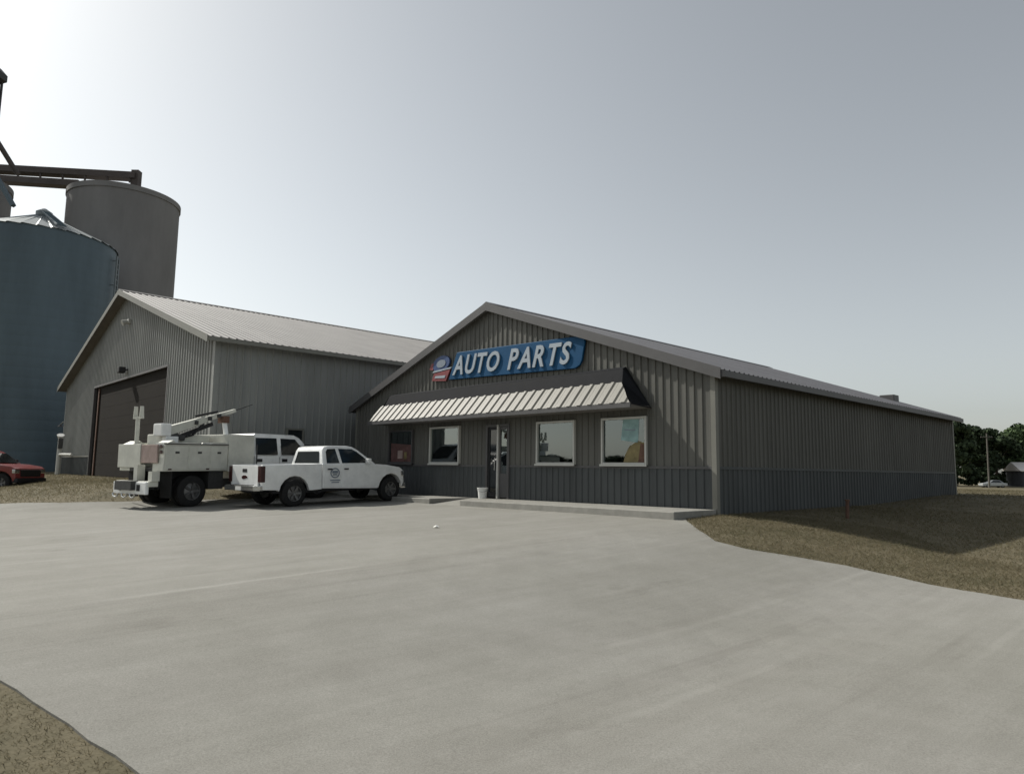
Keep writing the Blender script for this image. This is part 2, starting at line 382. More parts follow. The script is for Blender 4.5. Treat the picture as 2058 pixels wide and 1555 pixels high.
def metal_building(root, W, L, Z0, E_, R_, of, oe, dado, ops, mats, pw, rpw, sideops=(), rib=1.0):
    up_, lo_, rf_, tr_, tl_ = mats
    s = (R_-E_)/(W/2)
    roofz = lambda x: R_-abs(x+W/2)*s-.10
    opx = [(-a1, -a0, z0, z1) for (a0, a1, z0, z1) in ops]
    # backing walls with real openings
    w = MB()
    xs = sorted(set([-W, -W/2, 0]+[v for o in opx for v in o[:2]]))
    for a, b in zip(xs, xs[1:]):
        for (u, v) in cutz(Z0-.3, 1e3, (a+b)/2, opx):
            ta, tb = (roofz(a), roofz(b)) if v > 900 else (v, v)
            w.prism([(a,.03,u),(b,.03,u),(b,.03,tb),(a,.03,ta)], (0,.14,0))
    w.prism([(-W,L-.03,Z0-.6),(0,L-.03,Z0-.6),(0,L-.03,roofz(0)),(-W/2,L-.03,roofz(-W/2)),(-W,L-.03,roofz(-W))], (0,-.14,0))
    w.box(-.17,-.03,.175,L-.175,Z0-.9,roofz(0)-.02); w.box(-W+.03,-W+.17,.175,L-.175,Z0-.6,roofz(0)-.02)
    w.build('wall', up_, root)
    # front sheets
    n = round(W/pw); q = W/n
    for i in range(n):
        a, b = -W+i*q+.003, -W+(i+1)*q-.003
        loc = [o for o in opx if o[1] > a and o[0] < b]
        m = ribbed(a, b, dado+.03, roofz, loc, 4, .028*rib, .075*rib, .035*rib)
        m.build('siding_panel', up_, root)
        m = ribbed(a, b, Z0-.25, lambda x: dado-.03, loc, 4, .028*rib, .075*rib, .035*rib)
        if m.v: m.build('wainscot_panel', lo_, root)
    # dado trim, split at openings
    xs = sorted(set([-W, 0]+[v for o in opx for v in o[:2]])); d = MB()
    for a, b in zip(xs, xs[1:]):
        if not any(o[0]-1e-6 <= (a+b)/2 <= o[1]+1e-6 and o[2] < dado < o[3] for o in opx): d.box(a,b,-.034*rib,.02,dado-.032,dado+.032)
    d.build('dado_trim', tr_, root)
    # right side sheets (rotated so that local -y points to +x)
    n2 = round(L/pw); q2 = L/n2
    zt = E_-.12
    mu = None
    for i in range(n2):
        a, b = i*q2, (i+1)*q2
        loc = [(o[0]-a-q2/2, o[1]-a-q2/2, o[2], o[3]) for o in sideops if o[1] > a and o[0] < b]
        if loc or mu is None:
            me_u = ribbed(-q2/2+.003, q2/2-.003, dado+.03, lambda x: zt, loc, 4, .028*rib, .075*rib, .035*rib).mesh('siding_panel', up_)
            me_l = ribbed(-q2/2+.003, q2/2-.003, Z0-.9, lambda x: dado-.03, loc, 4, .028*rib, .075*rib, .035*rib).mesh('wainscot_panel', lo_)
            if not loc: mu = (me_u, me_l)
        else: me_u, me_l = mu
        link('siding_panel', me_u, root, None, (0, a+q2/2, 0), math.pi/2)
        link('wainscot_panel', me_l, root, None, (0, a+q2/2, 0), math.pi/2)
    MB().box(-.02,.034*rib,.06,L-.06,dado-.032,dado+.032).build('dado_trim', lo_, root)
    # corners
    c = .09*rib
    MB().prism([(-c,-.04*rib,Z0-.2),(.04*rib,-.04*rib,Z0-.2),(.04*rib,c,Z0-.2),(.0,c,Z0-.2),(0,0,Z0-.2),(-c,0,Z0-.2)],(0,0,E_-.1-Z0+.2)).build('corner_trim', tl_, root)
    MB().box(-W-.04,-W+c,-.04*rib,c,Z0-.2,E_-.1).build('corner_trim', tl_, root)
    MB().box(-c,.04*rib,L-c,L+.04,Z0-.6,E_-.12).build('corner_trim', tl_, root)
    # roof
    y0, y1 = -of, L+of
    zr, ze = R_, E_-s*oe
    dk = MB().prism([(-W/2,y0,zr-.16),(oe,y0,ze-.16),(oe,y0,ze-.03),(-W/2,y0,zr-.03),(-W-oe,y0,ze-.03),(-W-oe,y0,ze-.16)],(0,y1-y0,0))
    rfo = dk.build('roof', SOFF, root)
    nr = round((y1-y0)/rpw); qr = (y1-y0)/nr; sl_len = (W/2+oe)
    m = MB(); nrib = 4; p = qr/nrib; pr = [(-qr/2+.004, 0)]
    for i in range(nrib):
        cc = -qr/2+(i+.5)*p; pr += [(cc-.045*rib,0),(cc-.02*rib,.024),(cc+.02*rib,.024),(cc+.045*rib,0)]
    pr.append((qr/2-.004, 0))
    for (a, da), (b, db) in zip(pr, pr[1:]):
        m.add([(0,a,da),(sl_len+.03,a,da-s*(sl_len+.03)),(sl_len+.03,b,db-s*(sl_len+.03)),(0,b,db)], [(0,1,2,3)])
    rm = m.mesh('roof_panel', rf_)
    for i in range(nr):
        yc = y0+(i+.5)*qr
        link('roof_panel', rm, rfo, None, (-W/2, yc, zr-.02), 0.)
        link('roof_panel', rm, rfo, None, (-W/2, yc, zr-.02), math.pi)
    MB().prism([(-W/2-.2,y0-.02,zr-.2*s+.03),(-W/2,y0-.02,zr+.05),(-W/2+.2,y0-.02,zr-.2*s+.03),(-W/2+.2,y0-.02,zr-.2*s+.015),(-W/2,y0-.02,zr+.03),(-W/2-.2,y0-.02,zr-.2*s+.015)],(0,y1-y0+.04,0)).build('ridge_cap', rf_, rfo)
    # rake trims on the front edge, eave trims on the sides
    for sx in (-1, 1):
        xe = oe if sx > 0 else -W-oe
        MB().prism([(-W/2,y0-.035,zr-.25),(xe,y0-.035,ze-.25),(xe,y0-.035,ze+.02),(-W/2,y0-.035,zr+.02)],(0,.03,0)).build('rake_trim', tr_, rfo)
        MB().box(xe if sx > 0 else xe-.09, xe+.09 if sx > 0 else xe, y0, y1, ze-.20, ze-.05).build('gutter', tr_, rfo)

def window(root, a0, a1, z0, z1, fm, fw_=.05, mull=False, dep=.10):
    x0, x1 = -a1, -a0
    f = MB(); y0, y1 = -dep, .06
    f.box(x0-.01,x0+fw_,y0,y1,z0-.01,z1+.01); f.box(x1-fw_,x1+.01,y0,y1,z0-.01,z1+.01)
    f.box(x0+fw_,x1-fw_,y0+.002,y1,z0-.01,z0+fw_); f.box(x0+fw_,x1-fw_,y0+.002,y1,z1-fw_,z1+.01)
    w = f.build('window', fm, root, bev=.008, seg=1)
    MB().box(x0+fw_-.01,x1-fw_+.01,-.03,-.022,z0+fw_-.01,z1-fw_+.01).build('pane', GLASS, w)
    MB().box(x0-.03,x1+.03,y0-.03,y0-.002,z0-.05,z0+.005).build('sill', fm, w)
    return w

# ---------------------------------------------------------------- the shop
RZ = math.atan2(V.y, V.x)
SW, SL = 16.43, 19.1
shop = thing('shop_building', 'low tan and charcoal metal shop with an awning across its gable front', 'building', (4.876, 16.665, 0), RZ)
SOPS = [(12.36,13.94,1.15,2.38),(9.64,11.30,1.15,2.42),(7.18,8.27,.06,2.40),(4.43,5.95,1.16,2.40),(1.95,3.44,1.16,2.40)]
metal_building(shop, SW, SL, .08, 3.53, 6.42, .20, .30, 1.085, SOPS, (TAN, CHAR, SHOPR, TRIM, TRIML), .9144, .9144)
window(shop, 12.36, 13.94, 1.15, 2.38, TRIM)
for a0, a1, z1 in ((9.64, 11.30, 2.42), (4.43, 5.95, 2.40), (1.95, 3.44, 2.40)): window(shop, a0, a1, 1.155, z1, WHITE)
# entrance: dark glass door, pale stile, side light
f = MB(); f.box(-8.28,-8.20,-.06,.10,.06,2.41); f.box(-7.25,-7.17,-.06,.10,.06,2.41); f.box(-8.20,-7.25,-.058,.10,2.33,2.41)
df = f.build('door_frame', TRIM, shop)
d = MB(); d.box(-8.19,-8.12,-.02,.03,.10,2.32); d.box(-7.79,-7.74,-.02,.03,.10,2.32); d.box(-8.12,-7.79,-.019,.03,2.24,2.32); d.box(-8.12,-7.79,-.019,.03,.10,.26)
dr = d.build('door', BLACK, shop)
MB().box(-8.13,-7.78,.0,.008,.25,2.25).build('pane', VGLASS, dr)
MB().tube((-7.83,-.07,.95),(-7.83,-.07,1.30),.014).build('handle', CHROME, dr)
MB().box(-7.735,-7.665,-.075,.05,.07,2.39).build('door_stile', WHITE, shop)
sl_ = MB().box(-7.66,-7.60,-.02,.03,.10,2.32).box(-7.32,-7.26,-.02,.03,.10,2.32).box(-7.60,-7.32,-.019,.03,.10,.85).box(-7.60,-7.32,-.019,.03,2.24,2.32).build('side_light', TRIM, shop)
MB().box(-7.61,-7.31,.0,.008,.84,2.25).build('pane', GLASS, sl_)
# interior shell: floor, back partition
MB().box(-SW+.2,-.2,.2,SL-.2,.04,.095).build('floor', CONC_S, shop)
MB().box(-SW+.2,-.2,4.6,4.7,.1,3.3).build('partition', DARK, shop)
MB().box(-SW+.2,-.2,.2,4.6,3.2,3.28).build('ceiling', DARK, shop)
# awning
aw = MB().box(-14.14,-1.84,-.86,-.02,2.60,2.655).build('awning', SOFF, shop)
MB().box(-14.15,-1.83,-.91,-.865,2.575,2.70).build('fascia', TRIM, aw)
nA = 33; xa0, xa1 = -14.12, -1.86; q = (xa1-xa0)/nA
def slope_pt(x, t, d):                                                # t 0 = lower edge, 1 = upper edge; d along the normal
    # hips: ends draw in towards the top
    k = .66*t
    y = -.90+.55*t; z = 2.69+.62*t
    nrm = Vector((0, -.748, .664)); return Vector((x, y, z))+nrm*d
for i in range(nA):
    x0 = xa0+i*q; m = MB(); pr = [(x0+.003,0),(x0+.08,.0),(x0+.13,.036),(x0+.225,.036),(x0+.275,0),(x0+q-.003,0)]
    for (a, da), (b, db) in zip(pr, pr[1:]):
        def tmax(x): return max(.02, min(1, (xa1-x+.0)/.66, 1))
        ta, tb = tmax(a), tmax(b)
        m.add([slope_pt(a,0,da), slope_pt(b,0,db), slope_pt(b,tb,db), slope_pt(a,ta,da)], [(0,1,2,3)])
        m.add([slope_pt(a,0,-.02), slope_pt(b,0,-.02), slope_pt(b,0,db), slope_pt(a,0,da)], [(0,1,2,3)])
    m.build('awning_panel', AWN, aw)
# dark upper band behind the ribs, and the hipped ends
MB().prism([(-13.9,-.34,3.29),(-2.48,-.34,3.29),(-2.55,-.26,3.68),(-13.7,-.26,3.68)],(0,.10,0)).build('upper_band', BAND, aw)
MB().prism([(-13.7,-.26,3.66),(-2.55,-.26,3.66),(-2.62,-.036,3.74),(-13.6,-.036,3.74)],(0,0,.03)).build('top_flashing', BAND, aw)
MB().add([(-1.83,-.90,2.66),(-2.50,-.36,3.31),(-2.55,-.25,3.69),(-2.62,-.036,3.76),(-1.80,-.036,2.60)], [(0,1,2,3,4)]).build('end_panel', BAND, aw)
MB().add([(-14.15,-.90,2.66),(-13.95,-.36,3.31),(-13.72,-.25,3.69),(-13.6,-.036,3.76),(-14.16,-.036,2.60)], [(0,1,2,3,4)]).build('end_panel', BAND, aw)
# ridge-end vent box on the roof near the rear
MB().box(-2.3,-1.7,17.5,18.1,4.0,4.42).build('roof_vent', TRIM, shop, bev=.03)

# sidewalk along the front: right slab, ramp, left slab
def slab(name, a0, a1, z0, z1, b0=.045, b1=1.8, ramp=0.):
    pts = []
    P = [world_ab(a0,b0,z0), world_ab(a1,b0,z1), world_ab(a1,b1,z1-ramp), world_ab(a0,b1,z0-ramp)]
    m = MB(); m.prism(P, (0,0,-.45)); o = m.build(name, CONC_S, bev=.015, seg=1); return kind(o, 'structure')
slab('sidewalk', -.02, 7.4, .106, .06)
slab('sidewalk_ramp', 7.4, 8.9, .055, .045, ramp=.16)
slab('sidewalk', 8.9, 15.4, .045, .0)

# sign on the gable
TILT = math.radians(1.6)
sign = thing('shop_sign', 'blue sign with slanted white AUTO PARTS lettering and an emblem above the awning', 'sign', shop.matrix_world @ Vector((0,0,0)))
bpy.context.view_layer.update()
sign.matrix_world = Matrix.Translation((4.876,16.665,0)) @ Matrix.Rotation(RZ,4,'Z') @ Matrix.Translation((-7.1,-.06,4.42)) @ Matrix.Rotation(TILT,4,'Y')
# sign-local x: metres right of a = 7.1 ; z: about its middle
MB().prism([(-3.15,-.05,-.46),(2.72,-.05,-.46),(2.90,-.05,-.38),(2.98,-.05,-.25),(3.08,-.05,.30),(3.05,-.05,.40),(2.95,-.05,.47),(-2.75,-.05,.47)],(0,.07,0)).build('panel', BLUE, sign, bev=.015, seg=1)
def letters(txt, x0, x1, z0, hgt_):
    cur = []; x = 0
    for ch in txt:
        c = bpy.data.curves.new('letter', 'FONT'); c.body = ch; c.extrude = .02; c.offset = .022; c.shear = .30; c.resolution_u = 4
        o = bpy.data.objects.new('tmp', c); COL.objects.link(o)
        me = bpy.data.meshes.new_from_object(o.evaluated_get(bpy.context.evaluated_depsgraph_get())); bpy.data.objects.remove(o)
        xs = [v.co.x for v in me.vertices]; ys = [v.co.y for v in me.vertices]
        bx = [v.co.x-.30*v.co.y for v in me.vertices]
        cur.append((ch, me, min(bx), max(bx), min(ys), max(ys)))
    tot = sum(c[3]-c[2] for c in cur)+.09*(len(cur)-1)
    sx = (x1-x0)/tot; x = 0
    for ch, me, b0, b1, y0, y1 in cur:
        for v in me.vertices:
            X, Y, Z_ = v.co; sh_ = .30*Y
            v.co = (x0+(x+X-sh_-b0)*sx+.26*(Y-y0)/(y1-y0)*hgt_, -.075-Z_*1.0, z0+(Y-y0)/(y1-y0)*hgt_)
        x += b1-b0+.09; me.name = 'letter'; me.materials.clear(); me.materials.append(LETTER)
        bm = bmesh.new(); bm.from_mesh(me); bmesh.ops.recalc_face_normals(bm, faces=bm.faces); bm.to_mesh(me); bm.free()
        link('letter', me, sign)
letters('AUTO', -2.90, -.58, -.32, .66)
letters('PARTS', -.10, 2.48, -.32, .66)
# emblem: blue upper swoosh, red lower wedge, pale ground
def flat(name, pts, y0, d, m): MB().prism([(x*.95-.04, y0, z*.95-.05) for x, z in pts], (0, d, 0)).build(name, m, sign)
el = [(-3.78+.50*math.cos(t)+.10*math.sin(t), .20+.30*math.sin(t)) for t in np.linspace(0, 2*math.pi, 22)[:-1]]
flat('emblem_blue', el, -.04, .06, EBLUE)
el = [(-3.76+.27*math.cos(t)+.05*math.sin(t), .20+.15*math.sin(t)) for t in np.linspace(0, 2*math.pi, 18)[:-1]]
flat('emblem_white', el, -.055, .01, DECAL)
flat('emblem_white', [(-4.28,-.12),(-3.2,-.02),(-3.12,.04),(-4.22,-.05)], -.046, .06, LETTER)
flat('emblem_red', [(-4.30,-.42),(-3.45,-.46),(-3.22,-.05),(-4.20,-.15)], -.04, .06, ERED)
flat('emblem_white', [(-4.12,-.33),(-3.52,-.35),(-3.45,-.25),(-4.08,-.25)], -.055, .01, LETTER)
flat('emblem_red', [(-4.50,.02),(-4.26,-.02),(-4.22,.26),(-4.38,.22)], -.04, .06, ERED)

# window displays: sheets outside the panes replace items too dim inside; shelf within
SM = shop.matrix_world
def at_shop(x, y, z): return Matrix.Translation((4.876,16.665,0)) @ Matrix.Rotation(RZ,4,'Z') @ Vector((x,y,z))
def pane_sheet(name, label, x, z, sheets):
    t = thing(name, label, 'window display', at_shop(x, -.036, z), RZ)
    for nm, m, pts in sheets: MB().prism([(px, -.003*(nm != 'sheet')*(1+.3*(m is AMBER)), pz) for px, pz in pts], (0, .0025, 0)).build(nm, m, t)
    return t
pane_sheet('display_sheet', 'pale teal sheet high on the rightmost front window, standing in for a banner inside', -2.5, 1.78,
      [('sheet', TEAL, [(-.30,.02),(.26,-.06),(.30,.56),(-.22,.57)]), ('print_band', DECAL, [(-.18,.28),(.18,.26),(.18,.29),(-.18,.31)])])
pane_sheet('display_sheet', 'amber and brown sheet in the lower corner of the rightmost front window, standing in for goods inside', -2.36, 1.21,
      [('sheet', AMBER, [(-.36,0),(.34,0),(.34,.50),(.12,.56),(-.16,.42),(-.30,.20)]), ('print_band', RUST, [(.12,.0),(.345,.0),(.345,.46),(.20,.50)])])
pane_sheet('display_sheet', 'faded red poster low on the dark leftmost front window', -13.15, 1.21,
      [('sheet', POSTR, [(-.66,0),(.66,0),(.66,.62),(-.66,.70)]), ('print_band', PINK, [(-.20,.12),(.12,.12),(.12,.42),(-.20,.42)]), ('print_band', AMBER, [(.22,.10),(.40,.10),(.40,.36),(.22,.36)])])
t = thing('store_shelf', 'dark shelf of stock behind the window right of the door', 'shelf', at_shop(-5.2,.9,.1), RZ)
MB().box(-.7,.7,0,.4,0,.06).box(-.7,-.66,0,.4,.06,1.7).box(.66,.7,0,.4,.06,1.7).build('frame', BLACK, t)
for k in range(3):
    MB().box(-.66,.66,0,.4,.55+k*.5,.58+k*.5).build('shelf_board', BLACK, t)
    for j in range(5):
        MB().box(-.6+j*.25,-.6+j*.25+random.uniform(.12,.22),.03,.3,.585+k*.5,.585+k*.5+random.uniform(.15,.36)).build('box', [STEELD, EBLUE, PINK][(j+k)%3], t)

# ---------------------------------------------------------------- the big shed
HW, HL = 25.1, 30.
shed = thing('storage_shed', 'tall pale metal shed with bright roof and vehicle doorway filled in dark brown', 'building', (-11.12, 25.81, 0), RZ)
HOPS = [(5.35,18.05,.3,5.22)]
metal_building(shed, HW, HL, .334, 5.87, 9.77, .48, .48, 1.39, HOPS, (SHEDW, CHAR, SHEDR, TRIML, SHEDW), 1.2, 1.2, (), 1.35)
# recessed dark panels standing in for the unlit interior of the open doorway
for k in range(8):
    z0 = .34+k*.61
    MB().box(-18.05,-5.35,.10,.15,z0,z0+.604).build('doorway_panel', DOORWAY, shed, bev=.004, seg=1)
MB().box(-18.12,-18.0,-.05,.09,.3,5.27).build('door_jamb', TRIM, shed); MB().box(-5.40,-5.28,-.05,.09,.3,5.27).build('door_jamb', TRIM, shed)
MB().box(-18.0,-5.40,-.052,.09,5.18,5.29).build('door_header', TRIM, shed)
MB().box(-17.35,-17.2,.03,.08,.34,5.1).build('door_track', RUST, shed)
sw = MB().box(.02,.10,2.9,2.97,1.5,2.5).box(.02,.10,3.58,3.65,1.5,2.5).box(.02,.098,2.97,3.58,1.5,1.57).box(.02,.098,2.97,3.58,2.43,2.5).build('window', TRIML, shed)
MB().box(.045,.055,2.96,3.59,1.56,2.44).build('pane', VGLASS, sw)
fl = thing('flood_light', 'small dark flood light above the dark shed doorway', 'lamp', Matrix.Translation((-11.12,25.81,0)) @ Matrix.Rotation(RZ,4,'Z') @ Vector((-11.7,-.03,5.55)), RZ)
MB().box(-.2,.2,-.42,-.12,-.1,.2).build('housing', BLACK, fl, bev=.04); MB().bar((0,-.14,.05),(0,.03,.1),.08).build('bracket', BLACK, fl)
gv = thing('gable_light', 'small white light fixture high under the peak of the shed gable', 'lamp', Matrix.Translation((-11.12,25.81,0)) @ Matrix.Rotation(RZ,4,'Z') @ Vector((-11.9,-.04,8.1)), RZ)
MB().box(-.15,.15,-.10,.03,-.12,.12).build('backplate', WHITE, gv, bev=.02); MB().tube((0,-.10,-.02),(0,-.34,-.12),.10,.15).build('shade', WHITE, gv, smooth=True)
wl_ = thing('wall_lamp', 'thin curved lamp arm reaching out from the far left shed corner', 'lamp', Matrix.Translation((-11.12,25.81,0)) @ Matrix.Rotation(RZ,4,'Z') @ Vector((-HW-.02,.2,3.55)), RZ)
m = MB(); pp = [(0,0,0),(-.5,-.05,.10),(-1.1,-.1,.08),(-1.6,-.15,-.08)]
for p_, q_ in zip(pp, pp[1:]): m.tube(p_, q_, .035)
m.build('arm', SHEDW, wl_); MB().lathe((-1.6,-.15,-.22),(0,0,1),[(0,.0),(0,.2),(.14,.06),(.16,0)],16).build('lamp_shade', TRIM, wl_)

def at_shed(x, y, z): return Matrix.Translation((-11.12,25.81,0)) @ Matrix.Rotation(RZ,4,'Z') @ Vector((x,y,z))
p = at_shed(-23.3,-.5,0); pz = hgt(p.x, p.y)
t = thing('utility_pipe', 'white upright pipe with a side arm at the left end of the shed front', 'pipe', (p.x, p.y, pz-.05), RZ)
MB().tube((0,0,0),(0,0,2.25),.13,.12).build('riser', WHITE, t); MB().tube((.1,0,1.25),(2.9,.1,1.22),.075).build('side_arm', WHITE, t)
MB().tube((0,0,2.25),(.1,-.02,2.42),.14,.2).build('cap', PLASTIC, t); MB().box(.12,.3,-.14,.1,1.6,2.2).build('meter', STEELD, t)

# ---------------------------------------------------------------- grain silos and bin
def silo(x, y, R, H, label):
    o = thing('concrete_silo', label, 'silo', (x, y, hgt(x,y)-.1), 0, 'concrete grain silos')
    MB().lathe((0,0,0),(0,0,1),[(0,R),(H-.5,R),(H-.5,R+.10),(H,R+.10),(H,R-.3)],72).build('barrel', SILO, o, smooth=True)
    MB().lathe((0,0,H-.02),(0,0,1),[(0,R-.25),(.25,R*.5),(.35,0)],48).build('roof', SILO, o, smooth=True)
    return o
silo(-39.05, 67.3, 4.95, 26.8, 'tall dark concrete silo directly behind the bright shed roof')
silo(-53.0, 62.5, 4.95, 27.3, 'second concrete silo at the left photo edge behind the grain bin')
BX, BY, BR, BH = -39.15, 56., 5.45, 18.75
gb = thing('grain_bin', 'round blue grey steel grain bin with pale conical roof left of shed', 'grain bin', (BX, BY, hgt(BX,BY)-.1), 0)
prof = []
for k in range(24):
    z0 = BH*k/24; prof += [(z0+.0, BR), (z0+BH/24*.5, BR+.03), (z0+BH/24*.97, BR)]
MB().lathe((0,0,0),(0,0,1),prof+[(BH,BR)],72).build('barrel', BINM, gb, smooth=True)
m = MB(); nS = 36; RC = .55; RH = 2.3                                  # ribbed cone roof
for i in range(nS):
    a0, a1 = 2*math.pi*i/nS, 2*math.pi*(i+1)/nS; am = a0+.12*(a1-a0)
    e0 = BR+.14
    def P(a, r, z): return (r*math.cos(a), r*math.sin(a), z)
    m.add([P(a0,e0,BH-.06),P(am,e0,BH+.02),P(am,RC,BH+RH+.08),P(a0,RC,BH+RH)], [(0,1,2,3)])
    m.add([P(am,e0,BH+.02),P(a1,e0,BH-.06),P(a1,RC,BH+RH),P(am,RC,BH+RH+.08)], [(0,1,2,3)])
m.build('roof', BINR, gb)
MB().lathe((0,0,BH+RH-.05),(0,0,1),[(0,RC+.05),(.45,RC+.05),(.75,.15),(.75,0)],20).build('roof_cap', BINR, gb)
th = -.35                                                              # roof stair towards the camera right side
d_ = Vector((math.cos(-.75), math.sin(-.75), 0)); sdv = Vector((-d_.y, d_.x, 0))*.3
m = MB()
for k in (-1, 1): m.bar(d_*.6+sdv*k+Vector((0,0,BH+RH+.25)), d_*(BR+.1)+sdv*k+Vector((0,0,BH+.3)), .09, .12)
for i in range(14):
    q_ = d_*(.6+(BR-.5)*i/13)+Vector((0,0,BH+RH+.25-(RH-.05)*i/13)); m.bar(q_-sdv, q_+sdv, .08)
m.build('roof_stair', BINM, gb)
a = math.radians(14); c_ = Vector((math.cos(a), math.sin(a), 0)); tn = Vector((-c_.y, c_.x, 0))
m = MB()
for k in (-1, 1): m.bar(c_*(BR+.35)+tn*.3*k+Vector((0,0,0)), c_*(BR+.35)+tn*.3*k+Vector((0,0,BH-.6)), .10)
for i in range(40): m.bar(c_*(BR+.35)-tn*.3+Vector((0,0,.4+i*.45)), c_*(BR+.35)+tn*.3+Vector((0,0,.4+i*.45)), .05)
for i in range(9): m.bar(c_*(BR)+Vector((0,0,1+i*2.1)), c_*(BR+.35)+Vector((0,0,1+i*2.1)), .08)
m.build('pale_edge_ladder', BINR, gb)  # pale ladder added to draw the bright strip at the bin's right edge
# conveyor gallery over the silos
cv_ = thing('overhead_conveyor', 'brown steel twin beam conveyor running across the silo tops', 'conveyor', (-44, 66, 28), 0)
def beam(name, p, q, w, h, m=CONVM): return MB().bar(p, q, w, h).build(name, m, cv_)
W0 = Vector((-44,66,28))
bx = lambda px, py, D=66.: Vector(((px-1029)/FPX*D*1.012, D, ZC+D*(927+px*.0136*.35-py)/FPX*1.0))-W0
beam('upper_beam', Vector((-52.5,66,29.8))-W0, Vector((-37.3,66,29.15))-W0, 1.1, .62)
beam('lower_beam', Vector((-52.5,66,28.75))-W0, Vector((-42.8,66,28.25))-W0, 1.1, .62)
beam('end_post', Vector((-37.4,66,27.9))-W0, Vector((-37.4,66,29.75))-W0, .7, .7)
m = MB()
for k in range(7):
    xx = -51+k*2.2; m.bar(Vector((xx,65.6,28.6-.035*k))-W0, Vector((xx,65.6,29.9-.10*k))-W0, .14)
m.build('braces', CONVM, cv_)
# elevator leg at the left edge
lg = thing('elevator_leg', 'tall dark grain elevator leg tower cut by the left edge', 'grain elevator', (-47.7, 60, hgt(-47.7,60)), 0)
m = MB()
for sx in (-.55, .35):
    for sy in (-.5, .5): m.bar((sx,sy,0),(sx,sy,35.5),.16)
for k in range(18): m.bar((-.55,-.5,k*2.),(.35,-.5,k*2.+2.),.09); m.bar((.35,-.5,k*2.),(-.55,-.5,k*2.),.09)
m.build('frame', STEELD, lg)
MB().box(-.45,.28,-.35,.35,0,35).build('casing', BINM, lg)
MB().prism([(-1.1,-.6,35.0),(.75,-.6,35.6),(.75,-.6,36.2),(.1,-.6,36.9),(-1.1,-.6,36.9)],(0,1.2,0)).build('head', STEELD, lg)
MB().tube((.2,0,30.6),(1.9,1.5,27.2),.22).build('spout', CONVM, lg)
MB().bar((.3,0,27.6),(3.3,-.5,23.4),.35,.3).build('lower_spout', BINM, lg)

# ---------------------------------------------------------------- vehicles (local: x forward, y left, z up)
def wheel(root, x, y, r, w, side, rimr, spokes=6, rim_m=RIM):
    """side: -1 faces -y (right side), +1 faces +y"""
    tyre = [(-w/2,rimr*.98),(-w/2,r*.80),(-w*.46,r*.94),(-w*.36,r),(w*.36,r),(w*.46,r*.94),(w/2,r*.80),(w/2,rimr*.98)]
    d = MB().lathe((x,y,r),(0,side,0),[(w*.30,.0),(w*.34,rimr*.22),(w*.26,rimr*.30),(w*.20,rimr*.85),(w*.44,rimr*.93),(w*.46,rimr*1.02),(-w*.46,rimr*1.02)],28)
    for k in range(spokes):
        a = 2*math.pi*k/spokes
        d.bar((x+math.cos(a)*rimr*.2,y+side*w*.33,r+math.sin(a)*rimr*.2),(x+math.cos(a)*rimr*.9,y+side*w*.40,r+math.sin(a)*rimr*.9),rimr*.24,.03,Vector((0,1,0)))
    wh = d.build('wheel', rim_m, root, smooth=True)
    MB().lathe((x,y,r),(0,side,0),tyre,36).build('tyre', RUBBER, wh, smooth=True)
    return wh
def arch(cx, cz, r, a0, a1, n=9): return [(cx+r*math.cos(a0+(a1-a0)*i/(n-1)), cz+r*math.sin(a0+(a1-a0)*i/(n-1))) for i in range(n)]

